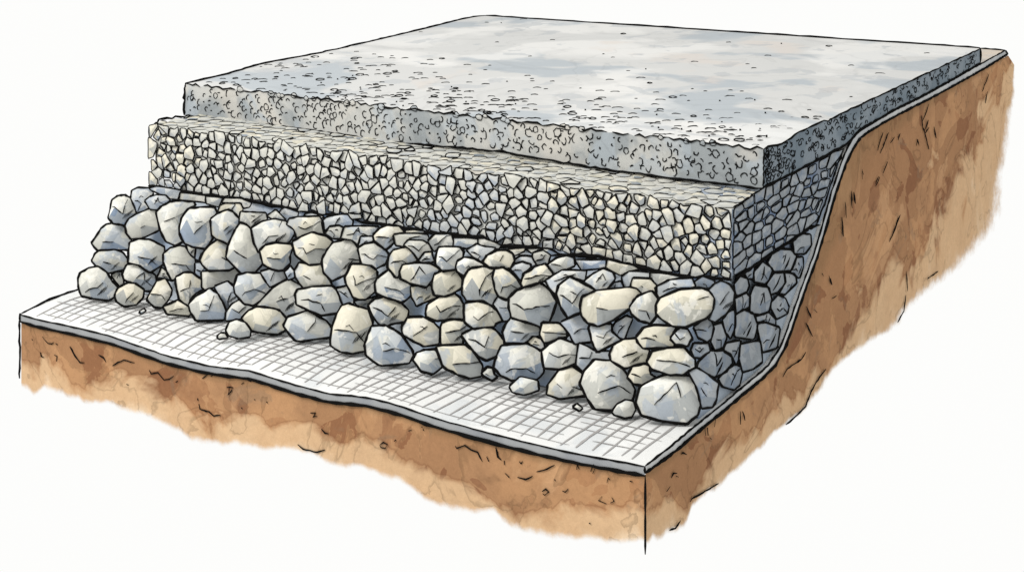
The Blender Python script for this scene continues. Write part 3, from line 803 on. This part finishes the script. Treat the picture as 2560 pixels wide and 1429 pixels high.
for row in ROW:
    rr = sorted([r for r in recs if r['row'] == row], key=lambda r: r['cx'])
    for i, r in enumerate(rr):
        size = 'large' if r['A'] > 7800 else ('small' if r['A'] < 3000 else 'medium')
        asp = r['w'] / r['h']; shp = 'flat' if asp > 1.55 else ('tall' if asp < .85 else 'blocky')
        tn = {'shaded': 'blue-grey', 'pale grey': 'pale grey', 'grey': 'grey', 'cream': 'cream', 'blue-grey': 'blue-grey'}[r['tone']]  # cut-side stones are labelled by their painted shade colour
        if row == 'p':
            r['label'] = '%s loose pebble, %s from left on the white sheet before the boulders' % ('tiny' if r['A'] < 900 else 'small', nth(i + 1))
        else:
            r['label'] = '%s %s %s boulder, %s from left %s' % (size, shp, tn, nth(i + 1), ROW[row])
            if len(r['label'].split()) > 16: print('LONG', r['label'])
for r in recs:
    b = MB(); k = r['kind']; pp = r['pp']; cx, cy = r['cx'], r['cy']
    if k == 's':
        O = onX(cx, cy, -.004); U = Vector((0, 1, 0)); V = UP; N = Vector((1, 0, 0))
        poly = [((q - O).y, (q - O).z) for q in (onX(px, py, -.004) for px, py in pp)]
        stone(b, poly, O, U, V, N, 'shaded', M_STONE_SHADE, bulge=.10, back=.4, ink=.0086, q=.08)
    else:
        if k == 'p':
            yb = max(p[1] for p in pp); O = onZ(cx, yb - 3, 0); dep = (O - CAM).dot(FW)
        else:
            O = face_pt(cx, cy); dep = (O - CAM).dot(FW) + {'f': -.03, 'b': .05, 'l': .0}[k] + R(-.012, .012)
        dep = min(dep, (CAM.z - .022) * F / (max(p[1] for p in pp) - YH))     # rest on the sheet, not in it
        O = atD(cx, cy, dep); N = (CAM - O).normalized()
        V = (UP - N * N.z).normalized(); U = V.cross(N).normalized()
        # outline on the upright plane through O that faces outward
        poly = []
        for px, py in pp:
            d = ray(px, py); t = (O - CAM).dot(N) / d.dot(N); q = CAM + d * t - O
            poly.append((q.dot(U), q.dot(V)))
        stone(b, poly, O, U, V, N, r['tone'], M_STONE_SHADE if r['tone'] == 'shaded' else M_BOULD, bulge={'f': .30, 'b': .18, 'l': .12, 'p': .4}[k], back=.45, q=.075, shrink={'f': 1.05, 'b': 1.10, 'l': 1.06, 'p': 1.0}[k],
              ink={'f': .0098, 'b': .0078, 'l': .0072, 'p': .0078}[k], detail=1 if k in 'lp' else 2)
    nm = 'pebble' if k == 'p' else 'boulder'
    pr = {'label': r['label'], 'category': nm, 'group': 'loose pebbles at the boulders\' foot' if k == 'p' else 'boulders of the base layer'}
    b.build(nm, O, pr, attr=True)

# ------------------------------------------------------------------ extruded cores behind the stones
def prism(b, sec, x0, x1, mside, mbody):
    """section in (y, z), extruded from x0 to x1; the end at x1 is the cut side"""
    n = len(sec)
    vs = [(x1, y, z) for y, z in sec] + [(x0, y, z) for y, z in sec]
    b.add(vs, [list(range(n))], mside)
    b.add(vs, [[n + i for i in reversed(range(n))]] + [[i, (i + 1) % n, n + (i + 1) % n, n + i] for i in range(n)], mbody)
def yz(px, py): p = onX(px, py); return (p.y, p.z)
b = MB()
def off(p, d): return (p.y - d, p.z + d * .4)
lo_prof = [off(p, .01) for p in prof_t[2:13]]
fill = [(YB + .16, .012)] + [q for q in lo_prof if q[0] > YB + .20] + [yz(2050, 566), yz(2021, 574), yz(1976, 607), yz(1930, 637), (YG + .004, H1 - .004), (YG + .004, H1 - .13), (YT + .14, H1 - .13)]
prism(b, fill, XGL + .25, -.03, M_FILL_SHADE, M_FILL)
gb = [onX(*p, .006) for p in ((1840,694),(1880,668),(1930,633),(1976,605),(2021,570),(2050,562))]
b.build('rubble_fill', (0, 0, 0), {'kind': 'stuff', 'label': 'blue-grey rubble filling the gaps behind the boulders', 'category': 'rubble'})

# ------------------------------------------------------------------ crushed stone
def clip(poly, nx, ny, c):
    out = []
    for i in range(len(poly)):
        a, q = poly[i], poly[(i + 1) % len(poly)]
        da = a[0] * nx + a[1] * ny - c; dq = q[0] * nx + q[1] * ny - c
        if da <= 0: out.append(a)
        if da * dq < 0:
            t = da / (da - dq); out.append((a[0] + (q[0] - a[0]) * t, a[1] + (q[1] - a[1]) * t))
    return out
def voronoi(seeds, dom, reach):
    cells = []
    for i, s_ in enumerate(seeds):
        c = list(dom)
        for j, q in enumerate(seeds):
            if i == j or abs(q[0] - s_[0]) > reach or abs(q[1] - s_[1]) > reach: continue
            nx, ny = q[0] - s_[0], q[1] - s_[1]
            c = clip(c, nx, ny, (q[0] ** 2 + q[1] ** 2 - s_[0] ** 2 - s_[1] ** 2) / 2)
            if len(c) < 3: break
        # tidy: drop very short edges
        d = []
        for p in c:
            if not d or math.hypot(p[0] - d[-1][0], p[1] - d[-1][1]) > .014: d.append(p)
        if len(d) > 2 and math.hypot(d[0][0] - d[-1][0], d[0][1] - d[-1][1]) < .014: d.pop()
        cells.append(d if len(d) > 2 and abs(area2(d)) > 1e-5 else None)
    return cells
def inpoly(x, y, P):
    r = False; j = len(P) - 1
    for i in range(len(P)):
        if (P[i][1] > y) != (P[j][1] > y) and x < (P[j][0] - P[i][0]) * (y - P[i][1]) / (P[j][1] - P[i][1]) + P[i][0]: r = not r
        j = i
    return r
GL = [(377,461),(453,476),(540,487),(619,497),(732,520),(800,531),(863,535),(908,551),(964,560),(1040,570),(1098,580),(1210,592),(1252,611),(1350,616),(1406,632),(1500,639),(1529,644),(1609,667),(1690,683),(1760,690),(1831,696)]
gl = [onY(px, py, YG) for px, py in GL]
gz = spline([p.x for p in gl], [p.z for p in gl])
rg = random.Random(21)
NROW, NCOL = 7, 62
W_ = (0 - XGL) / NCOL
seeds = []; meta = []
for rI in range(NROW):
    for c in range(NCOL):
        x = XGL + (c + .5 + (.25 if rI % 2 else -.25) + rg.uniform(-.42, .42)) * W_
        x = min(max(x, XGL + .015), -.02)
        zlo = gz(x); hh = (H2 - zlo) / NROW
        seeds.append((x, zlo + (rI + .5 + rg.uniform(-.42, .42)) * hh)); meta.append((rI, c))
dom = [(XGL - .03, gz(XGL) - .0)]
for p in gl[1:-1]: dom.append((p.x, p.z))
dom += [(0.0, gz(0)), (0.0, H2 + .0)]
nt = 60
for i in range(1, nt): dom.append((0 + (XGL) * i / nt, H2 + rg.uniform(-.03, .03)))
dom.append((XGL - .03, H2 - .02))
cells = voronoi(seeds, dom, .42)
COURSE = ['lowest', 'second', 'third', 'fourth', 'fifth', 'sixth', 'topmost']
REST = MB()                                   # past the 300 largest, the crushed stones are one stuff object
big_f = sorted([abs(area2(c)) for c in cells if c], reverse=True)[249]
for rI in range(NROW):
    row = sorted([i for i in range(len(seeds)) if meta[i][0] == rI and cells[i]], key=lambda i: seeds[i][0])
    for o_, i in enumerate(row):
        c = cells[i]; cx, cy = centroid(c)
        u = (cx - XGL) / (0 - XGL)
        cool = wavy(cx, 77, .5, 1.6) + wavy(cy, 5, .3, 6) > .38
        tk = 'cool grit' if cool and rg.random() < .75 else ('cream' if (u > .74 or u < .1) and rg.random() < .6 else 'grit')
        tone = {'grit': 'greyish', 'cool grit': 'blue-grey', 'cream': 'cream'}[tk]
        A = abs(area2(c)); size = 'larger' if A > 1.25 * W_ * .068 else ('tiny' if A < .75 * W_ * .068 else 'small')
        keep = A >= big_f; b = MB() if keep else REST; y_ = YG - rg.uniform(.003, .012); sz_ = rg.choice((.72, .84, .92, 1.0, 1.06, 1.16)); y_ -= max(0, sz_ - .95) * .12
        O = Vector((cx, y_, cy)); poly = [(p[0] - cx, p[1] - cy) for p in c]
        rt_ = rg.uniform(-.35, .35); poly = [(x * math.cos(rt_) - y * math.sin(rt_), x * math.sin(rt_) + y * math.cos(rt_)) for x, y in ((x * rg.uniform(.86, 1.06), y * rg.uniform(.86, 1.06)) for x, y in poly)]
        stone(b, poly, O, Vector((1, 0, 0)), UP, Vector((0, -1, 0)), tk, M_GRAV, bulge=.10, back=.2, ink=R(.0042, .0060), detail=1, shrink=sz_, q=.09)
        if keep: b.build('crushed_stone', O, {'label': '%s %s stone, %s from left in %s row of crushed stone front' % (size, tone, nth(o_ + 1), COURSE[rI]),
                'category': 'stone', 'group': 'crushed stones of the middle layer'}, attr=True)
# cut side
side_px = [(1833,690),(1880,664),(1930,629),(1976,600),(2021,566),(2040,550),(2056,505),(2074,450),(2098,392),(2108,372),(2085,380),(1980,436),(1908,471),(1833,522)]
sd = [((onX(*p)).y, (onX(*p)).z) for p in side_px]
seeds = []
ys = [p[0] for p in sd]; zs = [p[1] for p in sd]
sp = .18; z = min(zs) + .04; rI = 0
while z < max(zs):
    y = min(ys) + (.5 if rI % 2 else 0) * sp + .03
    while y < max(ys):
        q = (y + rg.uniform(-.45, .45) * sp, z + rg.uniform(-.3, .3) * .075)
        if inpoly(q[0], q[1], sd): seeds.append(q)
        y += sp
    z += .072; rI += 1
ky = .42
cells = [[(q[0] / ky, q[1]) for q in c] if c else None for c in voronoi([(q[0] * ky, q[1]) for q in seeds], [(q[0] * ky, q[1]) for q in sd], .3)]
items = [(centroid(c), c) for c in cells if c]
nrow = 6; zmin = min(zs); zmax = max(zs)
groups = {}
for (cx, cy), c in items: groups.setdefault(min(nrow - 1, int((cy - zmin) / (zmax - zmin) * nrow)), []).append(((cx, cy), c))
SROW = ['lowest', 'second', 'third', 'fourth', 'fifth', 'topmost']
nside = 0
big_s = sorted([abs(area2(c)) for _, c in items], reverse=True)[min(49, len(items) - 1)]
for g in groups:
    for o_, ((cx, cy), c) in enumerate(sorted(groups[g], key=lambda t: t[0][0])):
        keep = abs(area2(c)) > big_s; b = MB() if keep else REST
        O = Vector((.001, cx, cy)); poly = [(p[0] - cx, p[1] - cy) for p in c]
        stone(b, poly, O, Vector((0, 1, 0)), UP, Vector((1, 0, 0)), 'shaded', M_STONE_SHADE, bulge=.07, back=.15, ink=R(.0038, .0054), detail=1, shrink=rg.choice((.70, .82, .92, 1.0, 1.10)), q=.14)
        if keep: b.build('crushed_stone', O, {'label': 'small stone shaded blue-grey, %s from left in %s row of crushed stone cut side' % (nth(o_ + 1), SROW[g]),
                'category': 'stone', 'group': 'crushed stones of the middle layer'}, attr=True); nside += 1
print('SIDE', nside)
# ledge stones too many to tell apart, with the grit the stones sit in
b = REST
sec = [(YG + .012, H1 - .0), (YG + .012, H2 - .012), (YS + .3, H2 - .012), yz(1908, 473), yz(1980, 437), yz(2085, 382), yz(2108, 378), yz(2086, 450), yz(2060, 520), yz(2046, 562), yz(2021, 572), yz(1976, 605), yz(1930, 633), yz(1880, 668)]
sec = [(YG + .001, H1 - .0), (YG + .001, H2 - .004), (YS + .02, H2 - .004), yz(1910, 473), yz(1980, 437), yz(2085, 382), yz(2110, 372), yz(2090, 436), yz(2062, 530), yz(2050, 562), yz(2021, 572), yz(1976, 606), yz(1930, 635), yz(1880, 668)]
prism(b, sec, XGL + .02, -.003, M_GRIT_SHADE, M_GRIT)
seeds = []
for rI in range(4):
    for c in range(46):
        seeds.append((XGL + (c + .5 + (.25 if rI % 2 else -.25) + rg.uniform(-.40, .40)) * (0 - XGL) / 46, YG + .0 + (rI + .5 + rg.uniform(-.3, .3)) * (YS + .06 - YG) / 4))
dl = [(XGL - .02, YG), (-.004, YG), (-.004, YS + .06), (XGL + .05, YS + .06)]
for c in voronoi(seeds, dl, .5):
    if not c: continue
    cx, cy = centroid(c); u = (cx - XGL) / (0 - XGL)
    tone = rg.choice(['cream', 'grit', 'grit'])
    stone(b, [(p[0] - cx, p[1] - cy) for p in c], Vector((cx, cy, H2 + .0005 + rg.uniform(0, .004))), RT, FW, UP, tone, M_GRAV, bulge=.05, back=.1, ink=rg.choice((.0050, .0046, .0008)), detail=0, rim='arc' if rg.random() < .9 else 'full', shrink=rg.choice((.75, .9, 1.04)))
b.tube(wob([(p.x, YG - .022, p.z - .004) for p in gl], .05, .006), .0150, vary=.35)
b.tube(wob([p for p in gb], .04, .005), .0125, vary=.35)
b.tube(wob([onZ(384, 312, H2), onZ(400, 300, H2), onZ(440, 292, H2), onZ(466, 290, H2)], .04, .01), .011, vary=.35)
b.tube(wob([onX(*p, .004) for p in ((2110,372),(2098,402),(2078,462),(2058,520),(2040,560))], .03, .005), .008, vary=.35)
b.tube(wob([onX(*p, .006) for p in ((1832,520),(1870,494),(1906,471))], .03, .005), .007, vary=.35)
b.build('crushed_stone_bed', (0, 0, 0), {'kind': 'stuff', 'label': 'pale crushed stone bedding along the ledge below the top course', 'category': 'crushed stone'}, attr=True)

# ------------------------------------------------------------------ top course
def build_top():
    b = MB(); rt = random.Random(9)
    SB = [(1906,469),(1980,433),(2085,377),(2113,362),(2126,350),(2140,333),(2156,320),(2200,295),(2238,273),(2309,238),(2381,198),(2450,158)]
    sb = [onX(*p, .0) for p in SB]
    yb_, zb_ = YBACK, sb[-1].z
    sec = [(YS, H3)] + [(p.y, p.z + .006) for p in sb] + [(YBACK, topz(YBACK))]
    n = len(sec)
    # ragged edges along the front and the cut side
    NF = 120; fx = [XL + (0 - XL) * i / NF for i in range(NF + 1)]
    tz = [topz(YS, x) + rt.uniform(-.015, .012) for x in fx]; ty = [YS + rt.uniform(-.008, .008) for _ in fx]
    fb = [(463,288),(520,294),(607,305),(700,315),(815,330),(950,351),(1060,361),(1170,370),(1257,378),(1330,392),(1430,409),(1519,423),(1600,433),(1683,444),(1800,459),(1906,470)]
    fbp = [onY(px, py, YS) for px, py in fb]; bz = spline([p.x for p in fbp], [p.z for p in fbp])
    NS = 64; sy = [YS + (YBACK - YS) * i / NS for i in range(NS + 1)]
    sz = [topz(y) + rt.uniform(-.028, .010) * max(.25, 1 - (y - YS) / 3.2) for y in sy]; sz[0] = H3; sz[-1] = topz(YBACK); tz[-1] = sz[0]; ty[-1] = YS; ty[0] = YS
    lx = [XL + (rt.uniform(-.02, .02) if 0 < i < NS * .6 else 0) for i in range(NS + 1)]
    # the left edge as drawn on the level top
    LE = [(463,209),(520,198),(590,180),(640,163),(700,152),(800,133),(920,106),(1060,73),(1150,50),(1190,42),(1215,40)]
    lep = [onTop(px, py) for px, py in LE]
    lxf = spline([p.y for p in lep], [p.x for p in lep]); yl = lep[-1].y
    lx = [lxf(YS + (yl - YS) * i / NS) + (rt.uniform(-.015, .015) if 0 < i < NS * .5 else 0) for i in range(NS + 1)]
    ly = [YS + (yl - YS) * i / NS for i in range(NS + 1)]
    tzf = spline(fx, tz); vs = []; G = 120
    for i in range(NS + 1):
        for j in range(G + 1):
            t = j / G; x = lx[i] * (1 - t); y = ly[i] * (1 - t) + sy[i] * t
            zt = topz(y, x); z = zt + (sz[i] - zt) * max(0, t * 6 - 5) + ((H3 + (tzf(x) - topz(YS, x)) - H3) if i == 0 else 0)
            vs.append((x, y, z))
    fs = [[i*(G+1)+j, i*(G+1)+j+1, (i+1)*(G+1)+j+1, (i+1)*(G+1)+j] for i in range(NS) for j in range(G)]
    tp = MB(); cs = MB(); tp.add(vs, fs, M_TOP)
    vs = []
    for i, x in enumerate(fx): vs += [(x, YS, tz[i]), (x, YS, bz(x))]
    vs[-2] = (0, YS, sz[0])
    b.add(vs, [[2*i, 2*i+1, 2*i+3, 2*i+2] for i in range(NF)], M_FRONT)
    zlow = spline([q[0] for q in sec[1:-1]], [q[1] for q in sec[1:-1]])
    vs = []
    for y, z in zip(sy, sz): vs += [(0, y, z), (0, y, zlow(y))]
    cs.add(vs, [[2*i, 2*i+1, 2*i+3, 2*i+2] for i in range(NS)], M_SIDE_SHADE)
    # back and left ends
    b.add([(0, YBACK, topz(YBACK)), (lx[-1], ly[-1], topz(ly[-1], lx[-1])), (lx[-1], ly[-1], topz(ly[-1], lx[-1]) - .16), (0, YBACK, zlow(YBACK))], [[0, 1, 2, 3]], M_SIDE_SHADE)
    vs = []
    for x, y in zip(lx, ly): vs += [(x, y, topz(y, x)), (x, y, bz(XL))]
    b.add(vs, [[2*i, 2*i+1, 2*i+3, 2*i+2] for i in range(NS)], M_FRONT)
    # outlines
    e = .004
    b.tube(wob([(0, YBACK, topz(YBACK) + e), (lx[-1], ly[-1], topz(ly[-1], lx[-1]) + e)], .12, .003), .0135, vary=.2)
    left = [Vector((x, y, topz(y, x) + e)) for x, y in zip(lx, ly)]
    b.tube(left, .0125, vary=.3)
    b.tube(wob([(XL, YS - e, topz(YS, XL) + e), (XL - .01, YS - e, bz(XL))], .025, .007), .0125, vary=.3)
    b.tube(wob([(x, YS - .006, bz(x) - .002) for x in fx], .06, .005), .0095, vary=.4)
    b.tube(wob([Vector((e, p.y, p.z)) for p in sb], .06, .003), .0125, vary=.3)
    b.tube(wob([(e, YBACK, topz(YBACK)), (e, YBACK, zlow(YBACK))], .03, .002), .0125, vary=.2)
    b.tube([Vector((e, y, z)) for y, z in zip(sy, sz)], .0075, vary=.4)
    b.tube(wob([(e, YS - e, H3), (e, YS - e, HSB)], .02, .004), .0075, vary=.4)
    i = 0                                       # broken pen line along the front arris
    while i < NF:
        L = rt.choice((4, 6, 8, 10)) if fx[i] < -1.6 or fx[i] > -.8 else rt.choice((1, 2, 3))
        seg = [Vector((fx[k], ty[k] - .004, tz[k] + .003)) for k in range(i, min(NF, i + L) + 1)]
        b.tube(seg, .0078, vary=.35); i += L + rt.choice((0, 0, 1))
    # exposed aggregate: little pen arcs on the top, rings and hooks on the cut faces
    def arc(b, C, U, V, ra, rb, a0, a1, r, bump=.12):
        m = max(5, int((a1 - a0) / .45)); pts = []
        for q in range(m + 1):
            a = a0 + (a1 - a0) * q / m; k = 1 + rt.uniform(-bump, bump)
            pts.append(C + U * (ra * k * math.cos(a)) + V * (rb * k * math.sin(a)))
        b.tube(pts, r, sides=4, vary=.35)
    for _ in range(26):
        x = rt.uniform(XL + .1, -.05); C = Vector((x, YS - .004, tzf(x) + .002)); ra = rt.uniform(.022, .04)
        m = rt.choice((5, 6, 7)); a0 = rt.uniform(0, 6)
        pl = [C + Vector((ra * rt.uniform(.8, 1.2) * math.cos(a0 + 6.283 * q / m), -.003, ra * rt.uniform(.6, .9) * math.sin(a0 + 6.283 * q / m))) for q in range(m)]
        b.add([C + Vector((0, -.010, 0))] + pl, [[0, 1 + q, 1 + (q + 1) % m] for q in range(m)], M_FRONT)
        b.tube(pl, .0044, closed=True, vary=.3, sides=4)
    NTOP = 470
    for _ in range(NTOP):
        u = rt.random(); far = 1.0 + 2.2 * max(0, .45 - u)
        y = YS + .05 + min(YBACK - YS - .3, (rt.expovariate(1 / (.66 * far)) if rt.random() < .86 else rt.uniform(0, 4.8)))
        x0 = lxf(y) + .1
        x = x0 + (-.06 - x0) * u
        C = Vector((x, y, topz(y, x) + .003)); ra = rt.uniform(.022, .05); k = rt.random()
        if y - YS > 2.2 and rt.random() < .5: continue
        if k < .62: arc(tp, C, RT, FW, ra, ra * rt.uniform(.7, 1.3), rt.uniform(.1, .7), rt.uniform(2.4, 3.1), .0042)
        elif k < .74: arc(tp, C, RT, FW, ra * .8, ra * 1.1, rt.uniform(0, 6), rt.uniform(10, 12), .0046)
        elif k < .92: tp.tube([C - RT * ra * .5, C, C + RT * ra * .5 + FW * rt.uniform(-.01, .01)], .005, sides=4)
        else: tp.tube([C, C + RT * .012], .0085, sides=4, taper=False)
    done = []
    for _ in range(290):
        best = None
        for _t in range(4):
            u = rt.random(); x = XL + .05 + (-.05 - XL - .05) * u
            zl = bz(x); z = rt.uniform(zl + .035, topz(YS, x) - .035)
            dd = min([9.] + [(x - q[0]) ** 2 + (z - q[1]) ** 2 for q in done])
            if best is None or dd > best[0]: best = (dd, x, z, u)
        _q, x, z, u = best; done.append((x, z))
        C = Vector((x, YS - .003, z)); ra = rt.uniform(.016, .034)
        a = rt.uniform(.3, 1.5) if u < .45 else rt.uniform(0, 6.28)
        k = rt.random()
        if k < .66: arc(b, C, Vector((1, 0, 0)), UP, ra * rt.uniform(.7, 1.1), ra, a, a + rt.uniform(2.6, 4.4), .0046, .22)
        elif k < .72: arc(b, C, Vector((1, 0, 0)), UP, ra, ra * 1.1, a, a + 6.2, .004, .2)
        elif k < .9: arc(b, C, Vector((1, 0, 0)), UP, ra * .7, ra * .6, a, a + 1.8, .0048, .2)
        else: b.tube([C, C + Vector((.012, 0, rt.uniform(-.01, .01)))], .0065, sides=4, taper=False)
    cnt = 0
    while cnt < 290:
        y = YS + .04 + (YBACK - YS) * (rt.random() ** 1.7) * .97
        zl = zlow(y); z = rt.uniform(zl + .02, topz(y) - .02)
        C = Vector((.003, y, z)); ra = rt.uniform(.013, .028); a = rt.uniform(0, 6.28); cnt += 1
        k = rt.random()
        if k < .6: arc(cs, C, Vector((0, 1.7, 0)), UP, ra, ra, a, a + rt.uniform(2.4, 4.6), .0036, .2)
        elif k < .85: cs.tube([C, C + Vector((0, ra * rt.uniform(-1, 1.4), ra * rt.uniform(.3, 1)))], .0036, sides=4)
        else: arc(cs, C, Vector((0, 1.6, 0)), UP, ra * .7, ra * .8, a, a + 6, .0036, .2)
    t = b.build('gravel_surface_course', (0, 0, 0), {'label': 'pale grey compacted fine gravel slab forming the flat top layer', 'category': 'gravel slab'})
    tp.build('top_surface', (0, 0, 0), {}, t)
    cs.build('cut_side', (0, 0, 0), {'label': 'cut side painted dark grey as shade'}, t)
build_top()

S.render.engine = 'CYCLES'
